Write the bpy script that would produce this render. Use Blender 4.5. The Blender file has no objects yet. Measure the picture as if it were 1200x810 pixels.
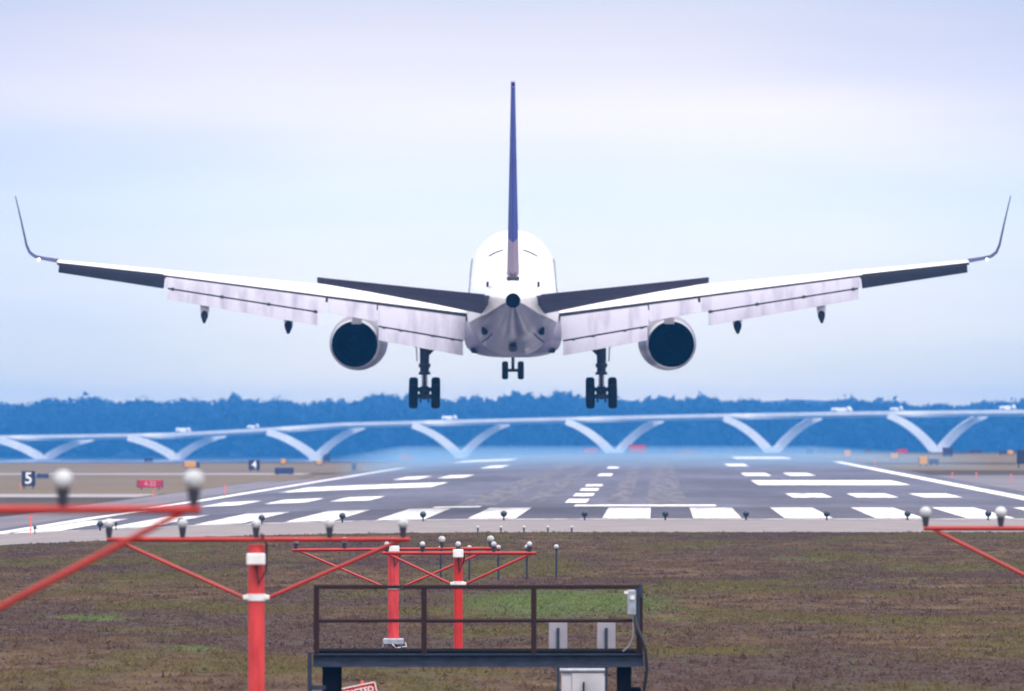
import bpy, math, random
import numpy as np
from mathutils import Vector, Matrix
R = math.radians
random.seed(7); rng = np.random.default_rng(7)
S = bpy.context.scene
COL = S.collection

# ------------------------------------------------------------------ camera
F = 10340.0; CH = 3.43                      # focal length in photo pixels, eye height
cd = bpy.data.cameras.new('camera'); cam = bpy.data.objects.new('camera', cd); COL.objects.link(cam)
cam.location = (0, 0, CH); cam.rotation_euler = (R(90) + math.atan(95 / F), 0, 0)
cd.sensor_width = 36; cd.lens = 36 * F / 1200
cd.clip_start = 1; cd.clip_end = 20000
cd.dof.use_dof = True; cd.dof.focus_distance = 165; cd.dof.aperture_fstop = 4.8
S.camera = cam

# ------------------------------------------------------------------ sky, sun, exposure
SUN_EL, SUN_AZ = 52, 158                    # azimuth clockwise from +Y (behind the camera, a little right)
w = bpy.data.worlds.new('World'); S.world = w; w.use_nodes = True
nt = w.node_tree; nt.nodes.clear()
def N(t, ty, **k):
    n = t.nodes.new(ty)
    for a, b in k.items(): setattr(n, a, b)
    return n
def L(t, a, b): t.links.new(a, b)
sky = N(nt, 'ShaderNodeTexSky', sky_type='NISHITA', sun_disc=False)
sky.sun_elevation = R(SUN_EL); sky.sun_rotation = R(SUN_AZ); sky.dust_density = 1.5
tc = N(nt, 'ShaderNodeTexCoord')
sep = N(nt, 'ShaderNodeSeparateXYZ'); L(nt, tc.outputs['Generated'], sep.inputs[0])
# overcast sheet: soft broad banks, stretched sideways, brighter overhead
mp = N(nt, 'ShaderNodeMapping'); mp.inputs['Scale'].default_value = (9, 9, 70)
L(nt, tc.outputs['Generated'], mp.inputs[0])
nz = N(nt, 'ShaderNodeTexNoise'); nz.inputs['Scale'].default_value = 1.0; nz.inputs['Detail'].default_value = 3.0; nz.inputs['Roughness'].default_value = .45
L(nt, mp.outputs[0], nz.inputs['Vector'])
rampz = N(nt, 'ShaderNodeValToRGB')          # cloud colour by elevation (z of the direction)
mz = N(nt, 'ShaderNodeMapRange'); mz.inputs['From Min'].default_value = 0.0; mz.inputs['From Max'].default_value = 0.06
L(nt, sep.outputs['Z'], mz.inputs['Value']); L(nt, mz.outputs[0], rampz.inputs['Fac'])
SKY = [(0.0, (1.30, 1.05, .62)), (.10, (1.02, .92, .72)), (.22, (.90, .87, .84)), (.42, (.73, .80, .90)), (.60, (.80, .775, .87)), (.74, (.68, .66, .77)), (.88, (.56, .59, .73)), (1.0, (.46, .53, .69))]
els = rampz.color_ramp.elements
els[0].position, els[0].color = SKY[0][0], SKY[0][1] + (1,)
els[1].position, els[1].color = SKY[-1][0], SKY[-1][1] + (1,)
for p, c in SKY[1:-1]:
    e = els.new(p); e.color = c + (1,)
mc = N(nt, 'ShaderNodeMixRGB', blend_type='MULTIPLY'); mc.inputs['Fac'].default_value = .5
rn = N(nt, 'ShaderNodeValToRGB'); L(nt, nz.outputs['Fac'], rn.inputs['Fac'])
rn.color_ramp.elements[0].position = .32; rn.color_ramp.elements[0].color = (.74, .83, .95, 1)
rn.color_ramp.elements[1].position = .66; rn.color_ramp.elements[1].color = (1.06, 1.02, 1.0, 1)
L(nt, rampz.outputs[0], mc.inputs['Color1']); L(nt, rn.outputs[0], mc.inputs['Color2'])
ax = N(nt, 'ShaderNodeMath', operation='ABSOLUTE'); L(nt, sep.outputs['X'], ax.inputs[0])
wob = N(nt, 'ShaderNodeMath', operation='MULTIPLY_ADD'); L(nt, nz.outputs['Fac'], wob.inputs[0]); wob.inputs[1].default_value = -.035; L(nt, ax.outputs[0], wob.inputs[2])
sr = N(nt, 'ShaderNodeMapRange', interpolation_type='SMOOTHSTEP'); sr.inputs['From Min'].default_value = -.005; sr.inputs['From Max'].default_value = .055; L(nt, wob.outputs[0], sr.inputs['Value'])
ms = N(nt, 'ShaderNodeMixRGB', blend_type='MULTIPLY'); ms.inputs['Color2'].default_value = (.78, .84, .95, 1); L(nt, sr.outputs[0], ms.inputs['Fac']); L(nt, mc.outputs[0], ms.inputs['Color1'])
up = N(nt, 'ShaderNodeMapRange'); up.inputs['From Min'].default_value = .06; up.inputs['From Max'].default_value = .8
up.inputs['To Min'].default_value = 1.0; up.inputs['To Max'].default_value = 3.6
L(nt, sep.outputs['Z'], up.inputs['Value'])
cu = N(nt, 'ShaderNodeVectorMath', operation='SCALE'); L(nt, ms.outputs[0], cu.inputs[0]); L(nt, up.outputs[0], cu.inputs['Scale'])
bg1 = N(nt, 'ShaderNodeBackground'); bg1.inputs['Strength'].default_value = .1; L(nt, sky.outputs[0], bg1.inputs['Color'])
wn = N(nt, 'ShaderNodeMapRange'); wn.inputs['From Min'].default_value = .06; wn.inputs['From Max'].default_value = .35; L(nt, sep.outputs['Z'], wn.inputs['Value'])
cw = N(nt, 'ShaderNodeMixRGB'); L(nt, wn.outputs[0], cw.inputs['Fac']); L(nt, cu.outputs[0], cw.inputs['Color1']); cw.inputs['Color2'].default_value = (1.75, 1.62, 1.58, 1)
bg2 = N(nt, 'ShaderNodeBackground'); bg2.inputs['Strength'].default_value = 1.0; L(nt, cw.outputs[0], bg2.inputs['Color'])
mxs = N(nt, 'ShaderNodeMixShader'); mxs.inputs[0].default_value = .86
L(nt, bg1.outputs[0], mxs.inputs[1]); L(nt, bg2.outputs[0], mxs.inputs[2])
wo = N(nt, 'ShaderNodeOutputWorld'); L(nt, mxs.outputs[0], wo.inputs['Surface'])

sd = bpy.data.lights.new('sun', 'SUN'); sun = bpy.data.objects.new('sun', sd); COL.objects.link(sun)
sd.energy = 1.8; sd.angle = R(12); sd.color = (1, .95, .88)
az, el = R(SUN_AZ), R(SUN_EL)
d = Vector((math.sin(az) * math.cos(el), math.cos(az) * math.cos(el), math.sin(el)))
sun.rotation_euler = d.to_track_quat('Z', 'Y').to_euler()
sun.location = (0, 0, 60)
S.view_settings.view_transform = 'Standard'; S.view_settings.look = 'None'
S.view_settings.exposure = 0.45; S.view_settings.gamma = 1
S.cycles.volume_bounces = 0; S.cycles.max_bounces = 6; S.cycles.volume_max_steps = 64
HAZE_DENSITY = 0.00020; HAZE_COLOR = (.06, .37, 1.0)

# ------------------------------------------------------------------ helpers
def P(px, py, D):                            # a point D metres out, seen at photo pixel (px, py)
    return Vector(((px - 600) / F * D, D, CH + (500 - py) / F * D))
def sm(a, b, x):
    t = np.clip((x - a) / (b - a), 0, 1); return t * t * (3 - 2 * t)
def xc(y): return -3.66 + 0.01644 * y        # runway centreline
def zg(x, y):                                # terrain height
    x = np.asarray(x, float); y = np.asarray(y, float)
    u = x - xc(y); v = np.clip(-u / 21, 0, 1.25)
    z = -.6 * v * v * sm(150, 280, y)
    edge = 1125 + np.clip(x, -150, 150) * .9
    z = z - 9.5 * sm(0, 70, y - edge) + 3.2 * sm(3110, 3200, y)
    z = z + (.025 * np.sin(x * .7 + y * .23) + .02 * np.sin(y * .31 - x * .4)) * (1 - sm(262, 284, y))
    return z
def gz(x, y): return float(zg(x, y))
def G(px, D):                                # ground point under pixel column px at distance D
    x = (px - 600) / F * D; return Vector((x, D, gz(x, D)))
def Gpy(px, py):                             # ground point seen at pixel (px, py)
    D = 300.0
    for _ in range(30):
        x = (px - 600) / F * D; D = (CH - gz(x, D)) * F / (py - 500)
    return G(px, D)

def mat(name, col, rough=.6, metal=0, spec=.5, noise=0, scale=5, coat=0, emit=None, estr=0, col2=None, stretch=None, bump=0, detail=4, contrast=(.35, .65)):
    m = bpy.data.materials.new(name); m.use_nodes = True; t = m.node_tree; b = t.nodes['Principled BSDF']
    b.inputs['Roughness'].default_value = rough; b.inputs['Metallic'].default_value = metal
    b.inputs['Specular IOR Level'].default_value = spec; b.inputs['Coat Weight'].default_value = coat
    b.inputs['Base Color'].default_value = tuple(col) + (1,)
    if noise or col2:
        c = N(t, 'ShaderNodeTexCoord'); mp = N(t, 'ShaderNodeMapping'); mp.inputs['Scale'].default_value = stretch or (1, 1, 1)
        n = N(t, 'ShaderNodeTexNoise'); n.inputs['Scale'].default_value = scale; n.inputs['Detail'].default_value = detail
        L(t, c.outputs['Object'], mp.inputs[0]); L(t, mp.outputs[0], n.inputs['Vector'])
        r = N(t, 'ShaderNodeValToRGB'); L(t, n.outputs['Fac'], r.inputs['Fac'])
        a = col; z = col2 or tuple(x * (1 - noise) for x in col)
        r.color_ramp.elements[0].position = contrast[0]; r.color_ramp.elements[0].color = tuple(z) + (1,)
        r.color_ramp.elements[1].position = contrast[1]; r.color_ramp.elements[1].color = tuple(a) + (1,)
        L(t, r.outputs[0], b.inputs['Base Color'])
        if bump:
            bp = N(t, 'ShaderNodeBump'); bp.inputs['Strength'].default_value = bump; L(t, n.outputs['Fac'], bp.inputs['Height']); L(t, bp.outputs[0], b.inputs['Normal'])
    if emit:
        b.inputs['Emission Color'].default_value = tuple(emit) + (1,); b.inputs['Emission Strength'].default_value = estr
    return m

class MB:
    def __init__(s): s.v = []; s.f = []; s.m = []
    def add(s, v, f, mi=0, M=None):
        o = len(s.v)
        s.v += [tuple(M @ Vector(p)) if M else tuple(p) for p in v]
        s.f += [tuple(i + o for i in q) for q in f]; s.m += ([mi] * len(f) if isinstance(mi, int) else list(mi))
    def box(s, c, d, M=None, mi=0, bev=0):
        x, y, z = (q / 2 for q in d); cx, cy, cz = c
        if bev:                                # chamfered vertical-profile box (all 12 edges cut)
            b = bev; v = []; idx = {}
            for sx in (-1, 1):
                for sy in (-1, 1):
                    for sz in (-1, 1):
                        for k in range(3):
                            p = [sx * x, sy * y, sz * z]
                            for j in range(3):
                                if j != k: p[j] -= (sx, sy, sz)[j] * b
                            idx[(sx, sy, sz, k)] = len(v); v.append((cx + p[0], cy + p[1], cz + p[2]))
            f = []
            for k in range(3):
                a, c2 = [j for j in range(3) if j != k]
                for sg in (-1, 1):
                    q = []
                    for (p1, p2) in ((-1, -1), (1, -1), (1, 1), (-1, 1)):
                        t = [0, 0, 0]; t[k] = sg; t[a] = p1; t[c2] = p2; q.append(idx[(*t, k)])
                    f.append(tuple(q))
            for k in range(3):
                a, c2 = [j for j in range(3) if j != k]
                for p1 in (-1, 1):
                    for p2 in (-1, 1):
                        t0 = [0] * 3; t1 = [0] * 3; t0[k] = -1; t1[k] = 1; t0[a] = t1[a] = p1; t0[c2] = t1[c2] = p2
                        f.append((idx[(*t0, a)], idx[(*t1, a)], idx[(*t1, c2)], idx[(*t0, c2)]))
            for sx in (-1, 1):
                for sy in (-1, 1):
                    for sz in (-1, 1): f.append(tuple(idx[(sx, sy, sz, k)] for k in range(3)))
            s.add(v, f, mi, M); return s
        v = [(cx + i * x, cy + j * y, cz + k * z) for i in (-1, 1) for j in (-1, 1) for k in (-1, 1)]
        s.add(v, [(0, 1, 3, 2), (4, 6, 7, 5), (0, 4, 5, 1), (2, 3, 7, 6), (0, 2, 6, 4), (1, 5, 7, 3)], mi, M); return s
    def tube(s, pts, r, n=10, mi=0, caps=True, M=None):
        pts = [Vector(p) for p in pts]; rs = r if isinstance(r, (list, tuple)) else [r] * len(pts)
        v = []; up = None
        for i, p in enumerate(pts):
            t = (pts[min(i + 1, len(pts) - 1)] - pts[max(i - 1, 0)])
            if t.length < 1e-9: t = Vector((0, 0, 1))
            t.normalize()
            if up is None: up = Vector((0, 0, 1)) if abs(t.z) < .9 else Vector((1, 0, 0))
            a = t.cross(up).normalized(); b = a.cross(t).normalized(); up = b
            v += [p + (a * math.cos(2 * math.pi * k / n) + b * math.sin(2 * math.pi * k / n)) * rs[i] for k in range(n)]
        f = [(i * n + k, i * n + (k + 1) % n, (i + 1) * n + (k + 1) % n, (i + 1) * n + k) for i in range(len(pts) - 1) for k in range(n)]
        if caps: f += [tuple(range(n - 1, -1, -1)), tuple((len(pts) - 1) * n + k for k in range(n))]
        s.add(v, f, mi, M); return s
    def lathe(s, prof, c=(0, 0, 0), ax='z', n=16, mi=0, M=None):   # prof: (radius, height along the axis)
        v = []
        for r, h in prof:
            for k in range(n):
                a = 2 * math.pi * k / n; x, y = r * math.cos(a), r * math.sin(a)
                p = {'z': (x, y, h), 'y': (x, h, y), 'x': (h, x, y)}[ax]
                v.append((p[0] + c[0], p[1] + c[1], p[2] + c[2]))
        f = [(i * n + k, i * n + (k + 1) % n, (i + 1) * n + (k + 1) % n, (i + 1) * n + k) for i in range(len(prof) - 1) for k in range(n)]
        if prof[0][0] > 1e-4: f.append(tuple(range(n)))
        if prof[-1][0] > 1e-4: f.append(tuple((len(prof) - 1) * n + k for k in range(n)))
        s.add(v, f, mi, M); return s
    def ball(s, c, r, n=14, k=8, mi=0, sc=(1, 1, 1)):
        s.lathe([(max(1e-5, r * math.sin(math.pi * i / k)) * sc[0], -r * math.cos(math.pi * i / k) * sc[2]) for i in range(k + 1)], c, 'z', n, mi); return s
    def loft(s, rings, mi=0, caps=True, M=None, close=True):
        n = len(rings[0]); v = [p for r in rings for p in r]
        f = []; mm = []
        for i in range(len(rings) - 1):
            for k in range(n if close else n - 1):
                f.append((i * n + k, i * n + (k + 1) % n, (i + 1) * n + (k + 1) % n, (i + 1) * n + k)); mm.append(mi(i, k) if callable(mi) else mi)
        if caps:
            f += [tuple(range(n - 1, -1, -1)), tuple((len(rings) - 1) * n + k for k in range(n))]
            c = mi(0, 0) if callable(mi) else mi; mm += [c, c]
        s.add(v, f, mm, M); return s
    def build(s, name, mats, parent=None, smooth=None, loc=None):
        me = bpy.data.meshes.new(name); me.from_pydata(s.v, [], s.f); me.validate(); me.update()
        mats = mats if isinstance(mats, (list, tuple)) else [mats]
        for m in mats: me.materials.append(m)
        if len(me.polygons) == len(s.m): me.polygons.foreach_set('material_index', s.m)
        import bmesh
        bm = bmesh.new(); bm.from_mesh(me); bmesh.ops.recalc_face_normals(bm, faces=bm.faces); bm.to_mesh(me); bm.free()
        o = bpy.data.objects.new(name, me); COL.objects.link(o)
        if smooth: 
            me.shade_smooth()
            try: me.set_sharp_from_angle(angle=R(smooth))
            except Exception: pass
        if parent: o.parent = parent
        if loc is not None: o.location = loc
        return o
def sheet(name, verts, faces, m, kind='structure'):
    me = bpy.data.meshes.new(name); me.from_pydata(verts, [], faces); me.materials.append(m); me.update()
    o = bpy.data.objects.new(name, me); COL.objects.link(o); o['kind'] = kind; return o
def thing(name, loc, label, cat, group=None, rot=(0, 0, 0)):
    o = bpy.data.objects.new(name, None); COL.objects.link(o); o.location = loc; o.rotation_euler = rot; o.empty_display_size = .3
    return tag(o, label, cat, group)
def tag(o, label, cat, group=None):
    o['label'] = label; o['category'] = cat
    if group: o['group'] = group
    return o
def kids(o): return [c for c in bpy.data.objects if c.parent == o]
def dup(o, parent=None, ch=None):
    c = o.copy(); COL.objects.link(c); c.parent = parent
    for k in (CH_CACHE.get(o.name) or kids(o)): dup(k, c)
    return c
CH_CACHE = {}
def text(name, body, size, m, parent, loc, rot=(R(90), 0, 0), depth=.004, bold=0):
    cu = bpy.data.curves.new(name, 'FONT'); cu.body = body; cu.size = size; cu.extrude = depth; cu.align_x = 'CENTER'; cu.align_y = 'CENTER'; cu.offset = bold
    tmp = bpy.data.objects.new('tmp', cu); COL.objects.link(tmp)
    me = bpy.data.meshes.new_from_object(tmp.evaluated_get(bpy.context.evaluated_depsgraph_get()))
    bpy.data.objects.remove(tmp); me.materials.clear(); me.materials.append(m)
    o = bpy.data.objects.new(name, me); COL.objects.link(o); o.parent = parent; o.location = loc; o.rotation_euler = rot; return o

# ------------------------------------------------------------------ ground material
def ground_mat(name, dark=1.0):
    m = bpy.data.materials.new(name); m.use_nodes = True; t = m.node_tree; b = t.nodes['Principled BSDF']
    b.inputs['Roughness'].default_value = .95; b.inputs['Specular IOR Level'].default_value = .1
    c = N(t, 'ShaderNodeTexCoord')
    def noise(scale, detail=4, st=(1, 1, 1), off=(0, 0, 0)):
        mp = N(t, 'ShaderNodeMapping'); mp.inputs['Scale'].default_value = st; mp.inputs['Location'].default_value = off
        n = N(t, 'ShaderNodeTexNoise'); n.inputs['Scale'].default_value = scale; n.inputs['Detail'].default_value = detail
        L(t, c.outputs['Object'], mp.inputs[0]); L(t, mp.outputs[0], n.inputs['Vector']); return n.outputs['Fac']
    def ramp(src, stops):
        r = N(t, 'ShaderNodeValToRGB'); L(t, src, r.inputs['Fac']); e = r.color_ramp.elements
        e[0].position, e[0].color = stops[0][0], (*[q * dark for q in stops[0][1]], 1); e[1].position, e[1].color = stops[-1][0], (*[q * dark for q in stops[-1][1]], 1)
        for p, cc in stops[1:-1]: k = e.new(p); k.color = (*[q * dark for q in cc], 1)
        return r.outputs[0]
    def mix(f, a, bb, bt='MIX'):
        x = N(t, 'ShaderNodeMixRGB', blend_type=bt)
        if isinstance(f, float): x.inputs['Fac'].default_value = f
        else: L(t, f, x.inputs['Fac'])
        L(t, a, x.inputs['Color1']); L(t, bb, x.inputs['Color2']); return x.outputs[0]
    def bw(src, a, bq):
        r = N(t, 'ShaderNodeMapRange', interpolation_type='SMOOTHSTEP'); L(t, src, r.inputs['Value']); r.inputs['From Min'].default_value = a; r.inputs['From Max'].default_value = bq; return r.outputs[0]
    straw = ramp(noise(.9, 8, (1, .5, 1)), [(.3, (.048, .027, .018)), (.45, (.078, .047, .029)), (.58, (.112, .074, .040)), (.75, (.16, .115, .065))])
    mauve = ramp(noise(1.3, 8), [(.3, (.046, .027, .022)), (.7, (.090, .058, .045))])
    olive = ramp(noise(2.1, 6), [(.3, (.056, .043, .014)), (.7, (.105, .086, .028))])
    green = ramp(noise(2.6, 6), [(.3, (.055, .075, .020)), (.7, (.105, .140, .040))])
    a = mix(bw(noise(.11, 4, (1, .35, 1), (3, 8, 0)), .45, .56), straw, mauve)
    a = mix(bw(noise(.22, 6, (1, .3, 1), (11, 2, 0)), .48, .60), a, olive)
    # the one greener patch right of the middle, and faint ones elsewhere
    mp = N(t, 'ShaderNodeMapping', vector_type='POINT'); mp.inputs['Location'].default_value = (-1.0 * .28, -172 * .045, 0); mp.inputs['Scale'].default_value = (.28, .045, 0)
    L(t, c.outputs['Object'], mp.inputs[0]); g = N(t, 'ShaderNodeTexGradient', gradient_type='SPHERICAL'); L(t, mp.outputs[0], g.inputs[0])
    n2 = noise(1.1, 5); mm = N(t, 'ShaderNodeMath', operation='MULTIPLY_ADD'); L(t, n2, mm.inputs[0]); mm.inputs[1].default_value = .9; mm.inputs[2].default_value = -.35
    ad = N(t, 'ShaderNodeMath', operation='ADD'); L(t, g.outputs['Fac'], ad.inputs[0]); L(t, mm.outputs[0], ad.inputs[1])
    a = mix(bw(ad.outputs[0], .33, .75), a, green)
    a = mix(bw(noise(.30, 5, (.8, .3, 1), (40, 17, 0)), .64, .70), a, green)
    fine = ramp(noise(9, 6), [(.25, (.72 / dark,) * 3), (.75, (1.25 / dark,) * 3)])
    a = mix(1.0, a, fine, 'MULTIPLY')
    L(t, a, b.inputs['Base Color']); return m
M_ground = ground_mat('grassland', .60); M_tuft = ground_mat('tufts', .80)

M_concrete = mat('concrete', (.185, .160, .165), .9, noise=.2, scale=.6, stretch=(1, .4, 1), detail=8)
M_paint = mat('marking_paint', (.78, .78, .78), .7, col2=(.34, .33, .37), scale=1.6, stretch=(1, .25, 1), detail=10, contrast=(.38, .50))
M_red = mat('red_orange_paint', (.38, .008, .003), .45, noise=.25, scale=6)
M_salmon = mat('faded_red_paint', (.55, .036, .036), .6, col2=(.40, .016, .016), scale=5, stretch=(2, 2, .5), detail=9, contrast=(.38, .56))
M_redpost = mat('fresh_red_paint', (.48, .010, .003), .45, noise=.2, scale=3)
M_white = mat('white_enamel', (.72, .72, .74), .4, noise=.15, scale=8)
M_lens = mat('frosted_lens', (.46, .49, .53), .3, noise=.35, scale=14)
M_socket = mat('dark_socket', (.035, .035, .06), .5, noise=.4, scale=20)
M_galv = mat('galvanised', (.36, .40, .48), .45, metal=.5, noise=.3, scale=12)
M_rust = mat('rusty_brown_paint', (.022, .008, .007), .8, spec=.2, col2=(.10, .045, .035), scale=14, contrast=(.26, .36))
M_bluesteel = mat('blue_grey_steel', (.022, .032, .062), .6, spec=.3, noise=.5, scale=5, stretch=(1, 1, 3))
M_black = mat('black_steel', (.003, .003, .005), .8, spec=.05, noise=.3, scale=9)
M_cable = mat('black_cable', (.012, .012, .015), .5, noise=.1, scale=9)
M_cab = mat('cabinet_grey', (.50, .50, .56), .5, noise=.15, scale=4)
M_panelback = mat('panel_back', (.30, .29, .35), .5, metal=.3, noise=.15, scale=6)

# ------------------------------------------------------------------ ground, water, runway
def lines(*segs):
    out = []
    for a, b, st in segs: out += list(np.arange(a, b - 1e-6, st))
    out.append(segs[-1][1]); return np.array(out)
gx = lines((-1500, -300, 100), (-300, -60, 15), (-60, 80, 1), (80, 300, 15), (300, 1500, 100))
gy = lines((-50, 90, 20), (90, 150, 2), (150, 300, 1.5), (300, 1000, 10), (1000, 1340, 8), (1340, 3100, 80), (3100, 3220, 15), (3220, 4100, 110))
X, Y = np.meshgrid(gx, gy); Z = zg(X, Y)
nx, ny = len(gx), len(gy)
vs = np.stack([X.ravel(), Y.ravel(), Z.ravel()], 1)
i = (np.arange(ny - 1)[:, None] * nx + np.arange(nx - 1)[None]).ravel()
fs = np.stack([i, i + 1, i + nx + 1, i + nx], 1)
sheet('ground', vs.tolist(), fs.tolist(), M_ground)

M_water = mat('river_water', (.05, .08, .12), .12, noise=.2, scale=.05)
sheet('river', [(-1450, 1150, -7.6), (1450, 1150, -7.6), (1450, 3150, -7.6), (-1450, 3150, -7.6)], [(0, 1, 2, 3)], M_water)

def strip(u0, u1, y0, y1, dz, dy=10, du=1.0, jag=0, xfix=None):
    """a patch of the terrain in runway coordinates (u across, y along), dz above it"""
    us = np.linspace(u0, u1, max(2, int(math.ceil((u1 - u0) / du)) + 1)); ys = np.linspace(y0, y1, max(2, int(math.ceil((y1 - y0) / dy)) + 1))
    v = []; f = []
    for yy in ys:
        for uu in us:
            x = uu + xc(yy); v.append((x, yy, gz(x, yy) + dz))
    n = len(us)
    for a in range(len(ys) - 1):
        for b in range(n - 1): f.append((a * n + b, a * n + b + 1, (a + 1) * n + b + 1, (a + 1) * n + b))
    return v, f
def strips(name, lst, dz, m):
    V = []; Fc = []
    for s in lst:
        v, f = strip(*s[:4], dz); o = len(V); V += v; Fc += [tuple(i + o for i in q) for q in f]
    return sheet(name, V, Fc, m)

# asphalt: bluish grey, darker rubber through the touchdown lanes
def asphalt():
    m = bpy.data.materials.new('asphalt'); m.use_nodes = True; t = m.node_tree; b = t.nodes['Principled BSDF']
    b.inputs['Roughness'].default_value = .75; b.inputs['Specular IOR Level'].default_value = .35
    c = N(t, 'ShaderNodeTexCoord')
    def nn(scale, st, det=8):
        mp = N(t, 'ShaderNodeMapping'); mp.inputs['Scale'].default_value = st; L(t, c.outputs['Object'], mp.inputs[0])
        n = N(t, 'ShaderNodeTexNoise'); n.inputs['Scale'].default_value = scale; n.inputs['Detail'].default_value = det; L(t, mp.outputs[0], n.inputs[0]); return n.outputs['Fac']
    r1 = N(t, 'ShaderNodeValToRGB'); L(t, nn(.12, (1, .12, 1)), r1.inputs['Fac'])
    r1.color_ramp.elements[0].position = .36; r1.color_ramp.elements[0].color = (.030, .028, .054, 1)
    r1.color_ramp.elements[1].position = .62; r1.color_ramp.elements[1].color = (.074, .074, .115, 1)
    r2 = N(t, 'ShaderNodeValToRGB'); L(t, nn(1.1, (1, .05, 1), 5), r2.inputs['Fac'])
    r2.color_ramp.elements[0].position = .3; r2.color_ramp.elements[0].color = (.68, .68, .72, 1)
    r2.color_ramp.elements[1].position = .7; r2.color_ramp.elements[1].color = (1.15, 1.15, 1.15, 1)
    x = N(t, 'ShaderNodeMixRGB', blend_type='MULTIPLY'); x.inputs['Fac'].default_value = 1; L(t, r1.outputs[0], x.inputs[1]); L(t, r2.outputs[0], x.inputs[2])
    r3 = N(t, 'ShaderNodeValToRGB'); L(t, nn(1.0, (.035, .16, 1), 7), r3.inputs['Fac'])  # crosswise bands: heat shimmer imitated in the asphalt colour
    r3.color_ramp.elements[0].position = .38; r3.color_ramp.elements[0].color = (.62, .60, .68, 1); r3.color_ramp.elements[1].position = .60; r3.color_ramp.elements[1].color = (1.2, 1.2, 1.2, 1)
    x2 = N(t, 'ShaderNodeMixRGB', blend_type='MULTIPLY'); x2.inputs['Fac'].default_value = 1; L(t, x.outputs[0], x2.inputs[1]); L(t, r3.outputs[0], x2.inputs[2])
    L(t, x2.outputs[0], b.inputs['Base Color']); return m
M_asphalt = asphalt()
M_rubber = mat('old_dark_asphalt', (.045, .040, .072), .8, col2=(.024, .02, .042), scale=.5, stretch=(1, .2, 1), detail=8)
M_shoulder = mat('shoulder_asphalt', (.135, .12, .14), .9, col2=(.085, .072, .092), scale=.1, stretch=(1, .2, 1), detail=7)
strips('taxiway', [(-30, 44, 286, 327)], .006, M_concrete)
strips('shoulder_road', [(-28, -23, 327, 700), (23, 46, 327, 620)], .006, M_shoulder)
strips('runway', [(-23, 23, 327, 1090)], .004, M_asphalt)
strips('worn_runway_surface', [(-19.5, 19.5, 331, 372)], .008, M_rubber)
# side roads across the grass on the left and right
M_taxi = mat('pale_taxiway', (.26, .235, .245), .9, noise=.2, scale=.3)
M_drygrass = mat('dry_verge_grass', (.17, .125, .06), .95, spec=.1, col2=(.085, .06, .04), scale=.5, stretch=(.15, 1, 1), detail=8)
strips('far_grass_verge', [(-110, -28.2, 575, 700), (-110, -23.2, 700, 798), (-110, -23.2, 828, 1050), (47.2, 150, 500, 638), (23.2, 150, 692, 798), (23.2, 150, 842, 1100)], .005, M_drygrass)
strips('side_taxiway', [(-160, -28.5, 545, 572), (47, 160, 640, 690), (47, 160, 800, 840), (-160, -28.5, 800, 825)], .008, M_taxi)

M_skid = mat('tyre_rubber_marks', (.028, .026, .040), .8, col2=(.085, .08, .11), scale=1.3, stretch=(1.5, .05, 1), detail=8, contrast=(.40, .62))
sk = [(-5.2, -3.4, 380, 900), (3.2, 5.0, 380, 900), (-2.6, -1.5, 400, 760), (1.4, 2.4, 400, 760)]; jt = []
for yy in (392, 404.5, 418, 462, 493, 575, 668): jt.append((-22.5, 22.5, yy, yy + .35))
strips('runway_rubber', sk, .012, M_skid); strips('runway_joints', jt, .016, M_skid)
marks = []
for k in range(6):
    for s in (-1, 1):
        a = 1.62 + k * 3.4; b = a + 1.78
        marks.append((min(s * a, s * b), max(s * a, s * b), 329, 372))
for s in (-1, 1):
    marks.append((min(s * 20.7, s * 21.6), max(s * 20.7, s * 21.6), 329, 860))
    marks.append((min(s * 9.6, s * 18.5), max(s * 9.6, s * 18.5), 516, 560))
    for a, b in ((10.2, 12.1), (13.3, 15.3), (16.5, 18.4)): marks.append((min(s * a, s * b), max(s * a, s * b), 425, 450))
    for a, b in ((9.8, 11.6), (12.9, 14.7)): marks.append((min(s * a, s * b), max(s * a, s * b), 612, 650))
    marks.append((min(s * 9.8, s * 11.6), max(s * 9.8, s * 11.6), 760, 810))
    marks.append((min(s * 12.0, s * 18.0), max(s * 12.0, s * 18.0), 930, 1000))
for y0, yl in ((396, 20), (433, 18), (470, 18), (505, 16), (610, 30), (720, 30)): marks.append((-.48, .48, y0, y0 + yl))
marks += [(.1, 6.2, 378, 386), (-5.9, -3.9, 375, 381)]
V = strips('runway_markings', marks, .020, M_paint)
marks2 = [(-22.8, 22.8, 325.4, 326.6)]
strips('threshold_line_markings', marks2, .020, M_paint)

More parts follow.
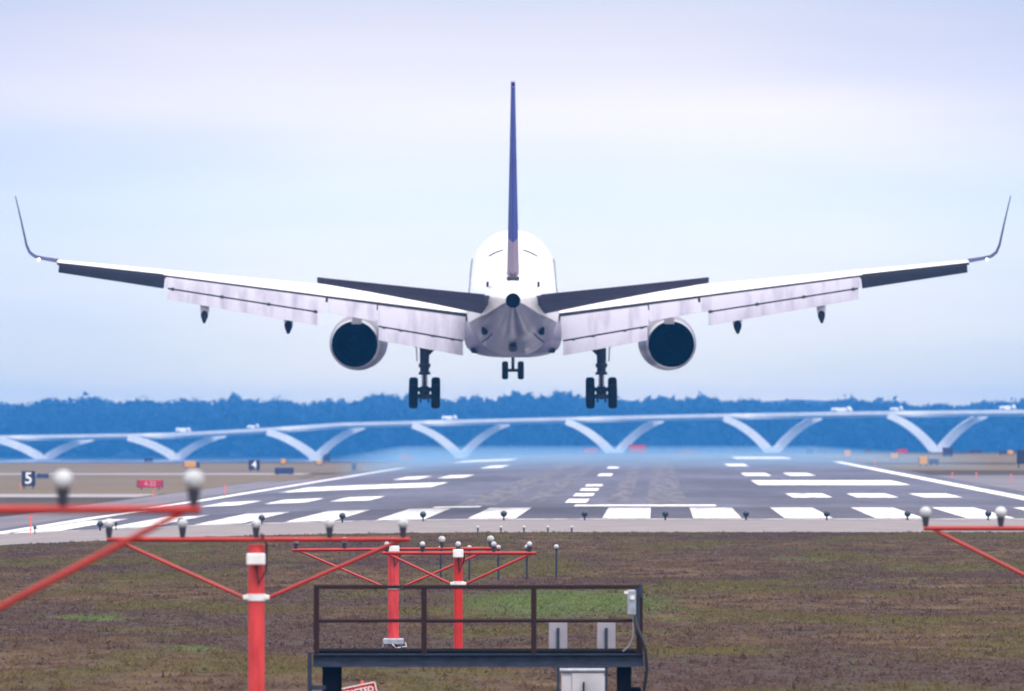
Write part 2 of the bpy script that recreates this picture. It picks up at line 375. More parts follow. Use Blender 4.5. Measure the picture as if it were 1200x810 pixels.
# ------------------------------------------------------------------ grass tufts (uncountable)
def tufts(name, n, y0, y1, m):
    u = rng.random(n); D = (y0 ** 2 + (y1 ** 2 - y0 ** 2) * u) ** .5
    x = (rng.random(n) - .5) * (D * .118 + 6); y = D
    h = rng.uniform(.02, .06, n) * (1 + .8 * (rng.random(n) < .08)); 
    B = 4; vv = np.zeros((n, B, 3, 3))
    z = zg(x, y)
    for b in range(B):
        a = rng.uniform(-1.0, 1.0, n); w_ = rng.uniform(.015, .05, n); ox = rng.normal(0, .05, n); oy = rng.normal(0, .05, n)
        lx = rng.normal(0, .04, n); ly = rng.uniform(.02, .12, n)
        vv[:, b, 0] = np.stack([x + ox - w_ * np.cos(a), y + oy - w_ * np.sin(a), z - .01], 1)
        vv[:, b, 1] = np.stack([x + ox + w_ * np.cos(a), y + oy + w_ * np.sin(a), z - .01], 1)
        vv[:, b, 2] = np.stack([x + ox + lx, y + oy + ly, z + h * rng.uniform(.6, 1.1, n)], 1)
    v = vv.reshape(-1, 3); nf = n * B
    me = bpy.data.meshes.new(name); me.vertices.add(len(v)); me.vertices.foreach_set('co', v.ravel())
    me.loops.add(nf * 3); me.loops.foreach_set('vertex_index', np.arange(nf * 3))
    me.polygons.add(nf); me.polygons.foreach_set('loop_start', np.arange(nf) * 3); me.polygons.foreach_set('loop_total', np.full(nf, 3))
    me.update(); me.validate(); me.materials.append(m); pass
    o = bpy.data.objects.new(name, me); COL.objects.link(o); o['kind'] = 'stuff'
    o['label'] = 'short dry brown and green grass before the runway'; return o
tufts('grass', 90000, 106, 285, M_tuft)

# ------------------------------------------------------------------ woods across the river
M_wood = mat('woodland_haze_tint', (.022, .050, .105), .95, col2=(.016, .040, .085), scale=.08, spec=.1, detail=6)  # blue base colour carries part of the distant haze
def woods():
    import bmesh
    bm = bmesh.new(); bmesh.ops.create_icosphere(bm, subdivisions=2, radius=1); base = np.array([v.co[:] for v in bm.verts]); fc = np.array([[v.index for v in f.verts] for f in bm.faces]); bm.free()
    tx = np.array([-400, 0, 60, 130, 185, 250, 400, 500, 580, 640, 750, 850, 900, 1000, 1100, 1200, 1600]); ty = np.array([470, 473, 471, 471, 466, 472, 468, 466, 462, 465, 465, 471, 469, 472, 475, 472, 472])
    V = []; Fs = []; n = 0
    for k in range(4200):
        row = k % 3; yy = (3175, 3215, 3260)[row] + rng.uniform(-18, 18); x = rng.uniform(-330, 330); px = 600 + x * F / yy
        top = 3.43 + (500 - np.interp(px, tx, ty)) / F * yy - 1.6 + rng.normal(0, .7) + 1.0 * math.sin(x * .11) + .8 * math.sin(x * .37 + 1)
        lvl = rng.random(); r = rng.uniform(1.2, 3.0)
        zc = top - r - 1.2 - (0 if lvl < .38 else (lvl - .3) * 28)
        if zc < -6: zc = rng.uniform(-6, 0)
        b = base * (1 + rng.normal(0, .16, (len(base), 1))) * np.array([r * rng.uniform(.8, 1.3), r, r * rng.uniform(.8, 1.25)]) + np.array([x, yy, zc])
        V.append(b); Fs.append(fc + n); n += len(b)
    nt_ = 90000; x = rng.uniform(-330, 330, nt_); yy = rng.choice([3160., 3195., 3240.], nt_) + rng.normal(0, 8, nt_)
    top = 3.43 + (500 - np.interp(600 + x * F / yy, tx, ty)) / F * yy - 1.6 + 1.2 * np.sin(x * .11) + .9 * np.sin(x * .37 + 1) + .6 * np.sin(x * 1.3)
    zz = top + .5 - np.abs(rng.normal(0, 1, nt_)) * 3.0 + rng.normal(0, .5, nt_)
    zz = np.where(rng.random(nt_) < .5, rng.uniform(-6, 12, nt_), zz); zz = np.minimum(zz, top + 1.4)
    c = np.stack([x, yy, zz], 1)[:, None] + rng.normal(0, .75, (nt_, 3, 3)); V.append(c.reshape(-1, 3)); Fs.append(np.arange(nt_ * 3).reshape(-1, 3) + n)
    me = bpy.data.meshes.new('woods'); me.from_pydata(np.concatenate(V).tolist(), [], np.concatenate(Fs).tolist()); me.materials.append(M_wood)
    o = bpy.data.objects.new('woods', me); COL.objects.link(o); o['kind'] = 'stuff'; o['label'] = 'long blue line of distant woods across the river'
woods()
def hills():
    xs = np.arange(-1400, 1401, 12.); V = []; Fq = []
    hz = lambda x: 9.0 + 3 * math.sin(x * .006 + 1) + 1.6 * math.sin(x * .021) + 1.0 * math.sin(x * .06)
    rows = [(3300, -7), (3330, .55), (3380, .9), (3440, 1.0), (3600, .7), (3900, -7)]
    for yy, q in rows:
        for x in xs: V.append((x, yy, q if q < 0 else -6 + (hz(x) + 6) * q + random.uniform(-.5, .5)))
    n = len(xs)
    for a in range(len(rows) - 1):
        for b in range(n - 1): Fq.append((a * n + b, a * n + b + 1, (a + 1) * n + b + 1, (a + 1) * n + b))
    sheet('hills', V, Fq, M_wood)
hills()

# ------------------------------------------------------------------ arched bridge over the river
M_bridge = mat('bridge_concrete', (.78, .78, .76), .85, noise=.15, scale=.2)
bridge = thing('arch_bridge', (0, 2850, -8), 'long pale concrete bridge on V shaped piers, crossing the river beyond the runway', 'bridge')
bridge.rotation_euler = (0, 0, 0)
PPX = [52, 207, 370, 540, 720, 905, 1098]
pt = lambda t: 3000 - 52 * t
def pxt(t):
    return float(np.interp(t, [-3, -2, -1, 0, 1, 2, 3, 4, 5, 6, 7, 8, 9], [-360, -230, -93, 52, 207, 370, 540, 720, 905, 1098, 1300, 1510, 1730]))
deck_px = ([-400, 0, 200, 300, 400, 600, 800, 1000, 1200, 1700], [514, 512, 509, 504, 497, 492, 487.5, 484, 482, 480])
def deck_z(px, D): return CH + (500 - float(np.interp(px, *deck_px))) / F * D
def bp(px, D, z): return Vector(((px - 600) / F * D, D - 2850, z + 8))
mb = MB(); rings = []
for t in np.arange(-2.6, 8.2, .2):
    D = pt(t); px = pxt(t); zt = deck_z(px, D); a = bp(px, D, zt)
    rings.append([a + Vector((0, -7, 0)), a + Vector((0, 7, 0)), a + Vector((0, 7, -.6)), a + Vector((0, 4, -1.45)), a + Vector((0, -4, -1.45)), a + Vector((0, -7, -.6))])
mb.loft(rings); mb.build('deck', M_bridge, bridge)
mb = MB(); rings = []
for side in (-7.0, 6.7):
    rings = []
    for t in np.arange(-2.6, 8.2, .2):
        D = pt(t); px = pxt(t); a = bp(px, D, deck_z(px, D))
        rings.append([a + Vector((0, side, .003)), a + Vector((0, side + .3, .003)), a + Vector((0, side + .3, .45)), a + Vector((0, side, .45))])
    mb.loft(rings)
mb.build('parapet', M_bridge, bridge)
for t in range(-2, 9):
    D = pt(t); px = pxt(t); m = D / F
    dx = 57 * m; mb = MB(); bz = CH + (500 - float(np.interp(px, [52, 540, 1098], [536, 531, 526]))) / F * D; base = bp(px, D, bz)
    for s in (-1, 1):
        rings = []
        zt = deck_z(px + s * 56, D) - 1.3 - bz
        for k in range(11):
            q = k / 10
            x = (1 - q) ** 2 * 1.3 + 2 * q * (1 - q) * dx * .50 + q * q * dx; z = (1 - q) ** 2 * 0 + 2 * q * (1 - q) * zt * .78 + q * q * (zt + .3)
            th = .95 + .45 * (1 - q)
            x2 = (1 - q) * dx * .50 - 0 * 1.3 + q * dx * .5 + 0; tx_ = 2 * (1 - q) * (dx * .5 - 1.3) + 2 * q * dx * .5; tz_ = 2 * (1 - q) * zt * .78 + 2 * q * zt * .22
            l = math.hypot(tx_, tz_); nx_, nz_ = -tz_ / l * th, tx_ / l * th
            rings.append([base + Vector((s * (x + nx_), yy, z + nz_)) for yy in (-5, 5)] + [base + Vector((s * (x - nx_), yy, z - nz_)) for yy in (5, -5)])
        mb.loft(rings)
    mb.box(base + Vector((0, 0, (-8.2 - bz) / 2 + .3)), (4.0, 11, abs(-8.2 - bz) + 1.0))
    mb.build('pier', M_bridge, bridge)

M_truck = mat('truck_white', (.75, .75, .75), .4, noise=.1); M_tyre = mat('tyre_rubber', (.006, .006, .007), .9, spec=.1, noise=.3, scale=10)
M_glass = mat('dark_glass', (.02, .03, .05), .1)
def truck(px, label, L_=8.0, W=2.5, Hh=3.2, group='white trucks on the bridge'):
    L_ *= .6; Hh *= .42; W *= .9
    t = float(np.interp(px, [pxt(k) for k in range(-3, 10)], range(-3, 10))); D = pt(t) - 2
    o = thing('truck', ((px - 600) / F * D, D, deck_z(px, D) + .02), label, 'truck', group)
    MB().box((-.8, 0, .6 + Hh / 2), (L_ * .7, W, Hh), bev=.08).build('cargo_box', M_truck, o)
    MB().loft([[(L_ * .28, sy * W / 2, .5) for sy in (-1, 1)] + [(L_ * .28, sy * W / 2, 2.1) for sy in (1, -1)], [(L_ * .42, sy * W / 2, .5) for sy in (-1, 1)] + [(L_ * .40, sy * W / 2, 2.0) for sy in (1, -1)], [(L_ * .5, sy * W / 2.1, .5) for sy in (-1, 1)] + [(L_ * .49, sy * W / 2.1, 1.3) for sy in (1, -1)]]).build('cab', M_truck, o)
    for wx in (-L_ * .33, L_ * .36):
        for sy in (-1, 1): MB().lathe([(.3, -.14), (.5, -.14), (.5, .14), (.3, .14)], (wx, sy * (W / 2 - .1), .5), 'y', 12).build('wheel', M_tyre, o)
    return o
truck(215, 'white box truck on the bridge above the second V pier from the left', 8, 2.5, 3.0)
truck(297, 'white box truck on the bridge between the second and third piers', 6, 2.4, 2.2)
truck(527, 'white box truck on the bridge above the fourth V pier from the left', 8, 2.5, 2.6)
truck(986, 'long white truck on the bridge between the two rightmost visible piers', 11, 2.5, 2.4)
truck(1051, 'short white truck on the bridge just left of the rightmost pier', 6, 2.4, 2.0)
truck(1181, 'white box truck on the bridge at the right edge of the photo', 8, 2.5, 2.4)

# ------------------------------------------------------------------ the airliner
M_skin = mat('white_aircraft_paint', (.80, .80, .82), .28, noise=.05, scale=.8, coat=.3)
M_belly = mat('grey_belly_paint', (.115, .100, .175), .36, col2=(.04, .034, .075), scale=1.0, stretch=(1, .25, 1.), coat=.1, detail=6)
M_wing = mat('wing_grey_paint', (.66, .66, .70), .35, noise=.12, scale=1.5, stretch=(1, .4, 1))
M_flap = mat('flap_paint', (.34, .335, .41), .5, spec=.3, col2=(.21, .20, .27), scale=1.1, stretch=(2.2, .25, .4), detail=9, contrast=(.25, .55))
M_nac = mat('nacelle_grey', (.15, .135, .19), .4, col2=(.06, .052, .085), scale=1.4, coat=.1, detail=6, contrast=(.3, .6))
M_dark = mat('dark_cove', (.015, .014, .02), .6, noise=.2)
M_ail = mat('dark_grey_paint', (.010, .009, .016), .8, spec=.08, noise=.2, scale=2)
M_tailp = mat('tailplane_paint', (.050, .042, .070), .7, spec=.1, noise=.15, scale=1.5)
M_metal = mat('bare_metal', (.45, .43, .46), .3, metal=.8, noise=.2, scale=3)
M_black2 = mat('exhaust_black', (.002, .002, .003), .9, spec=.02, noise=.1)  # near-black for the exhaust insides and the tail outlet disc
M_gear = mat('gear_dark_metal', (.014, .012, .02), .5, spec=.3, noise=.3, scale=8)
M_oleo = mat('oleo_grey', (.35, .34, .38), .3, metal=.5)
M_blue = mat('tail_blue', (.012, .020, .20), .6, spec=.15, col2=(.025, .04, .26), scale=.5)
M_tan = mat('tail_base_tan', (.24, .17, .24), .5, spec=.2, noise=.1)
M_winglet = mat('winglet_blue', (.012, .018, .10), .6, spec=.15)
PLANE_Y, PLANE_Z, PITCH = 364.0, 8.62, 4.5
A = thing('airliner', (.04, PLANE_Y, PLANE_Z), 'white twin engine airliner landing over the runway, seen from behind with gear and flaps down', 'airplane', rot=(R(PITCH), 0, 0))

# fuselage
stat = [(-23.15, 1.50, .22, .22), (-22.9, 1.48, .30, .31), (-22.3, 1.42, .45, .48), (-21, 1.26, .72, .80), (-19, 1.00, 1.06, 1.14), (-17, .82, 1.32, 1.30), (-15, .64, 1.52, 1.45), (-13, .47, 1.68, 1.60), (-11, .31, 1.79, 1.73), (-9, .18, 1.85, 1.84),
        (-6, .06, 1.88, 1.95), (-3, 0, 1.88, 2.01), (0, 0, 1.88, 2.01), (14, 0, 1.88, 2.01), (17, -.02, 1.86, 1.99), (19.5, -.12, 1.74, 1.86), (21.5, -.30, 1.45, 1.55), (23, -.50, 1.02, 1.08), (23.9, -.64, .55, .55), (24.2, -.70, .12, .12)]
NS = 48; rings = []
for (y, zc, a, b) in stat:
    rings.append([(a * math.cos(2 * math.pi * k / NS), y, zc + b * math.sin(2 * math.pi * k / NS)) for k in range(NS)])
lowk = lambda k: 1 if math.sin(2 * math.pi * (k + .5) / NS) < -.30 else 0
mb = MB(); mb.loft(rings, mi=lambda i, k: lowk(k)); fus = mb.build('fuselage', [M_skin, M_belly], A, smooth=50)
mb = MB(); mb.lathe([(.20, -.34), (.27, -.34), (.29, -.05), (.27, 0), (.20, 0), (.19, -.30)], (0, -22.9, 1.49), 'y', 24, M=None)
mb.build('exhaust_outlet', M_black2, fus, smooth=40)
MB().lathe([(.26, -.36), (.262, -.362)], (0, -22.9, 1.49), 'y', 24).build('exhaust_hole', M_black2, fus)
for s in (-1, 1):      # crown panel line either side of the fin
    mb = MB(); mb.tube([((1.90 * math.cos(a)) * s, 2 - 0, 2.03 * math.sin(a)) for a in np.linspace(R(58), R(78), 6)], .03, 6); mb.build('antenna', M_ail, fus)
for s in (-1, 1):        # static ports, service panels and the tail skid fairing on the rear belly
    MB().tube([(s * .62, -18.6, .12), (s * .98, -15.5, -.48), (s * 1.25, -11.5, -.93)], .022, 6).build('panel_seam', M_ail, fus)
    MB().box((s * 1.13, -16.0, -.15), (.22, .8, .30), M=Matrix.Identity(4), bev=.05).build('outflow_panel', M_ail, fus)
    MB().box((s * 1.58, -4.2, -1.72), (.28, 1.5, .20), bev=.05).build('pack_outlet', M_ail, fus)
mb = MB(); mb.box((0, -15.5, -.86), (.34, .9, .28), bev=.08); mb.build('drain_mast', M_dark, fus)
for s in (-1, 1): mb = MB(); mb.tube([(s * 1.0, -17.6, 1.70), (s * 1.0, -17.75, 1.87)], .05, 8); mb.build('beacon', M_dark, fus)
mb = MB()     # cabin windows
for s in (-1, 1):
    for k in range(52):
        y = -12.5 + k * .58
        if 3.0 < y < 3.9: continue
        f_ = np.interp(y, [q[0] for q in stat], [q[2] for q in stat]); zc = np.interp(y, [q[0] for q in stat], [q[1] for q in stat]); zz = .55
        bb = np.interp(y, [q[0] for q in stat], [q[3] for q in stat]); xx = f_ * math.sqrt(1 - ((zz - zc) / bb) ** 2)
        mb.box((s * (xx - .0175), y, zz), (.03, .26, .36), bev=.008)
w_ = mb.build('window', M_glass, fus); w_['kind'] = 'stuff'
for x, y, rz in ((-.32, 22.28, 12), (.32, 22.28, -12), (-1.02, 21.6, 58), (1.02, 21.6, -58)):     # cockpit windows
    MB().box((0, 0, 0), (.55, .10, .42), M=Matrix.Translation((x, y, .62)) @ Matrix.Rotation(R(rz), 4, 'Z') @ Matrix.Rotation(R(28), 4, 'X'), bev=.02).build('windscreen', M_glass, fus)
# wing to body fairing
rings = []
for y, a, zt, zb in [(-7.0, .5, -1.4, -1.80), (-6, 1.15, -1.0, -1.92), (-4.5, 1.75, -.6, -2.03), (-3, 1.98, -.35, -2.12), (0, 2.02, -.3, -2.24), (4, 2.02, -.3, -2.24), (7, 1.9, -.5, -2.2), (9, 1.3, -1.0, -2.1), (10.3, .4, -1.7, -2.0)]:
    r = []
    for k in range(32):
        q = 2 * math.pi * k / 32; c, s_ = math.cos(q), math.sin(q); e = .62
        r.append((a * abs(c) ** e * (1 if c > 0 else -1), y, (zt + zb) / 2 + (zt - zb) / 2 * abs(s_) ** e * (1 if s_ > 0 else -1)))
    rings.append(r)
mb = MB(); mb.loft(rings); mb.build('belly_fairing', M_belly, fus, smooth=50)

def yt(x, t): return 5 * t * (.2969 * math.sqrt(max(x, 0)) - .126 * x - .3516 * x * x + .2843 * x ** 3 - .1015 * x ** 4)
def section(le, chord, inc, t, a=0., b=1., nrm=Vector((0, 0, 1)), n=12, camber=.015):
    """closed airfoil loop from chord fraction a to b; le = leading edge, the chord runs aft and turns down by inc"""
    aft = Vector((0, -math.cos(inc), 0)) + nrm * (-math.sin(inc)); nn = nrm * math.cos(inc) + Vector((0, -math.sin(inc), 0))
    xs = [a + (b - a) * (1 - math.cos(math.pi * k / n)) / 2 for k in range(n + 1)] if a == 0 else [a + (b - a) * k / n for k in range(n + 1)]
    c = lambda x: camber * 4 * x * (1 - x)
    p = [Vector(le) + aft * chord * x + nn * chord * (c(x) + yt(x, t) + (.0015 if x > .99 else 0)) for x in reversed(xs)]
    q = [Vector(le) + aft * chord * x + nn * chord * (c(x) - yt(x, t) - (.0015 if x > .99 else 0)) for x in (xs if a > 0 else xs[1:])]
    return p + q
def slab(le, chord, ang, t):                 # a flap section: thick rounded nose, sharp trailing edge
    return section(le, chord, ang, t, n=8, camber=.03)
WS = [  # x, y of LE, chord, z of the 80% line, local incidence, t/c
    (1.5, 6.2, 8.25, -.62, 3.4, .125), (7.6, 3.04, 5.25, .24, 2.0, .115), (14.3, -.45, 3.12, 1.24, .8, .105), (18.6, -2.70, 1.95, 1.82, .2, .10), (19.5, -3.18, 1.66, 1.98, 0, .095)]
def wat(x, j): return float(np.interp(x, [q[0] for q in WS], [q[j] for q in WS]))
def wsec(s, x, a=0., b=1.):
    c = wat(x, 2); inc = R(wat(x, 4)); le = Vector((s * x, wat(x, 1), wat(x, 3) + .8 * c * math.sin(inc) - .03 * c))
    return section(le, c, inc, wat(x, 5), a, b)
def teg(s, x, fr=.8, drop=0.):               # point on the cove line at span x
    c = wat(x, 2); return Vector((s * x, wat(x, 1) - fr * c, wat(x, 3) - drop))
for s in (-1, 1):
    B = .79
    mb = MB(); xs = [1.5, 3, 4.5, 6, 7.6, 9, 10.6, 12.4, 14.3, 14.301]
    n_up = 13
    def mi(i, k): return 1 if k == 24 else 0  # cove face gets the dark slot: gap shadow put into its colour
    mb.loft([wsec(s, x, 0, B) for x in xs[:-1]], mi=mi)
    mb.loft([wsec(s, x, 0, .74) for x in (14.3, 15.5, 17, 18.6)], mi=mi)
    # winglet, blended from the tip
    pts = [((18.6, -2.70, 1.86), 1.95, 0), ((19.15, -3.1, 1.97), 1.62, 7), ((19.50, -3.5, 2.08), 1.40, 24), ((19.70, -3.8, 2.26), 1.22, 50), ((19.81, -4.15, 2.56), 1.08, 74), ((19.98, -5.05, 3.60), .76, 80), ((20.17, -6.0, 4.66), .42, 80)]
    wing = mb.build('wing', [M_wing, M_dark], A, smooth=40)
    rg = []
    for (x, y, z), c, ang in pts:
        nrm = Vector((-s * math.sin(R(ang)), 0, math.cos(R(ang)))); rg.append(section((s * x, y, z), c, 0, .06, nrm=nrm, camber=.005))
    mb = MB(); mb.loft(rg); mb.build('winglet', [M_winglet], wing, smooth=40)
    # flaps: main element then aft element
    def flap(name, xa, xb, c1, a1, dropa, dy, m, par, t=.10, steps=4, off=(0, 0)):
        rg = []
        for k in range(steps + 1):
            x = xa + (xb - xa) * k / steps; c = c1[0] + (c1[1] - c1[0]) * k / steps
            p = teg(s, x, B + .005) + Vector((0, -dy, -dropa)); rg.append(slab(p, c, R(a1), t))
        mb = MB(); mb.loft(rg); return mb.build(name, m, par, smooth=35)
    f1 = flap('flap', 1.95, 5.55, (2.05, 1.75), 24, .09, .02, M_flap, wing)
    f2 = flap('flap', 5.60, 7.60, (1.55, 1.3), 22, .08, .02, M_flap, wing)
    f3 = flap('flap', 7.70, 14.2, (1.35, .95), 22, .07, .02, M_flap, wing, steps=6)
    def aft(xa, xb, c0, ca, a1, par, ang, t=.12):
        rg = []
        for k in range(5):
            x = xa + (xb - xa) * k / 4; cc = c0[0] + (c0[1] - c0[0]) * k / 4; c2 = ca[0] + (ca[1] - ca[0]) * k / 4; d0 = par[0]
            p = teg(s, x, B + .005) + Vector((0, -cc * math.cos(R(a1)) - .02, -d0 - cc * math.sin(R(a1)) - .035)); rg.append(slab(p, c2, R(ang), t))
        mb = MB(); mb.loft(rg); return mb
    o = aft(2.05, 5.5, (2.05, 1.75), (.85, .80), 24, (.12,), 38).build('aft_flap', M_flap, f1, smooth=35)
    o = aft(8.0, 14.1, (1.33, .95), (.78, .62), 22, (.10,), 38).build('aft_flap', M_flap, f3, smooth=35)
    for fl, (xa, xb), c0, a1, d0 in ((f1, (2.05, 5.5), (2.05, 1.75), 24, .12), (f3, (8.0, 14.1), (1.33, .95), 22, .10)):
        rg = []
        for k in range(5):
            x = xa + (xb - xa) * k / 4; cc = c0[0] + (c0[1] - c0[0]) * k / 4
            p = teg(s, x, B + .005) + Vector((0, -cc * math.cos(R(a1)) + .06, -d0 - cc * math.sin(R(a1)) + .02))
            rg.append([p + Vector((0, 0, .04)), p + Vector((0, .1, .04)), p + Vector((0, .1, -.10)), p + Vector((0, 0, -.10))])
        mb = MB(); mb.loft(rg); mb.build('flap_gap_shade', M_dark, fl)  # added dark strip standing in for shade between the flap elements
    for fl, lst, c0, xr in ((f1, (2.5, 3.3, 4.6, 5.3), (2.05, 1.75), (1.95, 5.55)), (f3, (8.1, 10.0, 11.9, 13.9), (1.35, .95), (7.7, 14.2))):
        for x in lst:
            mb = MB()
            cc = np.interp(x, xr, c0); a1 = 24 if fl is f1 else 22; d0 = .15 if fl is f1 else .10
            p = teg(s, x, B + .005) + Vector((0, -cc * math.cos(R(a1)) - .05, -d0 - cc * math.sin(R(a1)) + .0)); mb.box(p, (.16, .16, .13), bev=.03); mb.build('flap_hinge', M_dark, fl)
    # aileron: dark, drooped
    rg = []
    for x in (14.25, 16, 17.4, 18.5):
        c = wat(x, 2); p = teg(s, x, .745, .06 + .00 * c); rg.append(slab(p, .36 * c + .1, R(20), .16))
    mb = MB(); mb.loft(rg); mb.build('aileron', M_ail, wing, smooth=35)
    # spoilers and the small vents on the upper skin
    for xa, xb in ((2.6, 4.4), (4.5, 6.2), (8.2, 10.0), (10.1, 11.9), (12.0, 13.8)):
        rg = []
        for x in (xa, xb):
            c = wat(x, 2); sec = wsec(s, x, .62, .785); up = sec[:13]; rg.append([p + Vector((0, 0, .012)) for p in up] + [p - Vector((0, 0, .02)) for p in reversed(up)])
        mb = MB(); mb.loft(rg); mb.build('spoiler', M_wing, wing)
    # flap track fairings
    for x, ln, r_ in ((4.0, 2.6, .15), (9.2, 2.3, .22), (12.6, 2.0, .20)):
        p = teg(s, x, .62, .22); e = R(26)
        prof = []
        q0 = p + Vector((0, 1.0, .0)); q1 = p + Vector((0, -.6, -.28)); q2 = p + Vector((0, -1.9 - (.5 if x < 5 else 0), -1.12 if x > 5 else -1.0)); 
        rings = []
        for k, (tt, rw, rh) in enumerate([(0, .03, .03), (.2, r_ * .8, r_), (.5, r_, r_ * 1.5), (.75, r_, r_ * 1.7), (.9, r_ * .9, r_ * 1.5), (1, r_ * .75, r_ * 1.0)]):
            c = (1 - tt) ** 2 * q0 + 2 * tt * (1 - tt) * q1 + tt * tt * q2
            rings.append([(c.x + rw * math.cos(2 * math.pi * j / 14), c.y, c.z + rh * math.sin(2 * math.pi * j / 14)) for j in range(14)])
        mb = MB(); mb.loft(rings, mi=0); mb.build('flap_track_fairing', [M_wing], wing, smooth=50)
        mb = MB(); mb.loft([[(p2[0], p2[1] - .01, p2[2]) for p2 in rings[-1]], [(q2.x + (p2[0] - q2.x) * .4, p2[1] - .35, q2.z - .26 + (p2[2] - q2.z) * .25) for p2 in rings[-1]]]); mb.build('fairing_tip', M_ail, wing, smooth=50)
    # navigation light at the tip
    MB().ball((s * 19.3, -4.72, 1.99), .06, 10, 6).build('navigation_light', mat('nav_glow', (1, .75, .55), emit=(1, .62, .40), estr=4), wing, smooth=60)

    # engine
    E = Vector((s * 6.5, 0, 0))
    def ec(y): return -2.14 + (y - 6) * -.045
    def ex(y): return E.x + s * .03 * (6 - y)
    prof = [(3.0, .95), (3.5, 1.01), (4.5, 1.12), (6, 1.18), (7.5, 1.19), (8.6, 1.13), (9.1, 1.03), (9.2, .96), (9.05, .90), (8.2, .92), (7.9, .2)]
    rings = [[(ex(y) + r * math.cos(2 * math.pi * k / 36), y, ec(y) + r * math.sin(2 * math.pi * k / 36)) for k in range(36)] for y, r in prof]
    mb = MB(); mb.loft(rings, caps=False)
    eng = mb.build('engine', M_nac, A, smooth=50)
    # exhaust: inner duct and plug
    pr = [(3.0, .949), (2.97, .92), (3.2, .88), (5.0, .82), (5.2, .15)]
    mb = MB(); mb.loft([[(ex(y) + r * math.cos(2 * math.pi * k / 36), y, ec(y) + r * math.sin(2 * math.pi * k / 36)) for k in range(36)] for y, r in pr], caps=False)
    mb.build('exhaust_duct', M_black2, eng, smooth=50)
    mb = MB(); mb.loft([[(ex(y) + r * math.cos(2 * math.pi * k / 24), y, ec(y) + r * math.sin(2 * math.pi * k / 24)) for k in range(24)] for y, r in [(5.1, .36), (4.3, .34), (3.7, .2), (3.3, .03)]])
    mb.build('exhaust_cone', M_black2, eng, smooth=50)
    mb = MB(); mb.loft([[(ex(y) + r * math.cos(2 * math.pi * k / 36), y, ec(y) + r * math.sin(2 * math.pi * k / 36)) for k in range(36)] for y, r in [(3.62, 1.03), (3.32, .995), (3.02, .957)]], caps=False)
    mb.build('nozzle_ring', M_metal, eng, smooth=50)
    rings = []
    for y, zt, zb, hw in [(7.6, -1.05, -1.2, .1), (6.5, -.55, -1.2, .2), (4.0, -.2, -1.2, .22), (2.0, -.25, -1.1, .2), (.6, -.35, -.7, .08)]:
        rings.append([(E.x - hw, y, zt), (E.x + hw, y, zt), (E.x + hw, y, zb), (E.x - hw, y, zb)])
    mb = MB(); mb.loft(rings); mb.build('pylon', M_wing, eng)

    # main gear
    gxp = s * 3.65; g = MB()
    g.tube([(gxp - s * .1, .1, -.6), (gxp, 0, -1.6), (gxp, 0, -2.95)], [.22, .21, .19], 14); g.tube([(gxp, 0, -2.6), (gxp, 0, -2.75)], .25, 14)
    g.tube([(gxp, 0, -2.95), (gxp, 0, -3.05)], .25, 14)
    g.tube([(gxp - s * 1.0, .05, -1.35), (gxp, 0, -2.35)], .075, 8)
    g.tube([(gxp, 1.2, -1.2), (gxp, .05, -2.6)], .07, 8)
    gear = g.build('main_gear', M_gear, A, smooth=40)
    MB().tube([(gxp, 0, -3.0), (gxp, 0, -3.7)], .115, 12).build('oleo_strut', M_oleo, gear, smooth=40)
    g = MB(); g.tube([(gxp, .62, -3.70), (gxp, -.62, -3.92)], .13, 10)
    for yy, zz in ((.57, -3.71), (-.57, -3.91)): g.tube([(gxp - .45, yy, zz), (gxp + .45, yy, zz)], .09, 10)
    g.tube([(gxp, -.12, -3.05), (gxp, -.42, -3.4), (gxp, -.1, -3.72)], .05, 8)
    g.box((gxp, 0, -3.72), (.42, .5, .35), bev=.06); g.box((gxp - .16, -.3, -4.0), (.08, .3, .35)); g.box((gxp + .16, -.3, -4.0), (.08, .3, .35))
    g.build('bogie', M_gear, gear)
    wprof = [(.05, -.14), (.27, -.15), (.30, -.17), (.40, -.185), (.475, -.16), (.505, -.09), (.51, 0), (.505, .09), (.475, .16), (.40, .185), (.30, .17), (.27, .15), (.05, .14)]
    for xx in (-.46, .46):
        for yy, zz in ((.57, -3.71), (-.57, -3.91)):
            MB().lathe(wprof, (gxp + xx, yy, zz), 'x', 28).build('wheel', M_tyre, gear, smooth=50)
    MB().loft([[(gxp + s * .34, .5, -1.2), (gxp + s * .40, .5, -1.2), (gxp + s * .34, .5, -2.5), (gxp + s * .28, .5, -2.5)], [(gxp + s * .34, -.1, -1.2), (gxp + s * .40, -.1, -1.2), (gxp + s * .34, -.1, -2.5), (gxp + s * .28, -.1, -2.5)]]).build('gear_door', M_wing, gear)

    # tailplane
    def tsec(x, a, b):
        q = (x - .55) / (7.6 - .55); c = 4.9 + (1.75 - 4.9) * q; z = 1.52 + .80 * q; inc = R(-11.5 + 4 * q)
        yte = -20.7 - 1.45 * q; le = Vector((s * x, yte + c * math.cos(inc), z + c * math.sin(inc)))
        return section(le, c, inc, .125, a, b, camber=-.005)
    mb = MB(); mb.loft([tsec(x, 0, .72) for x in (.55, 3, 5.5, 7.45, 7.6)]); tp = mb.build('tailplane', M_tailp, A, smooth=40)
    mb = MB(); mb.loft([tsec(x, .725, 1) for x in (1.1, 3, 5.5, 7.35)]); mb.build('elevator', M_tailp, tp, smooth=40)

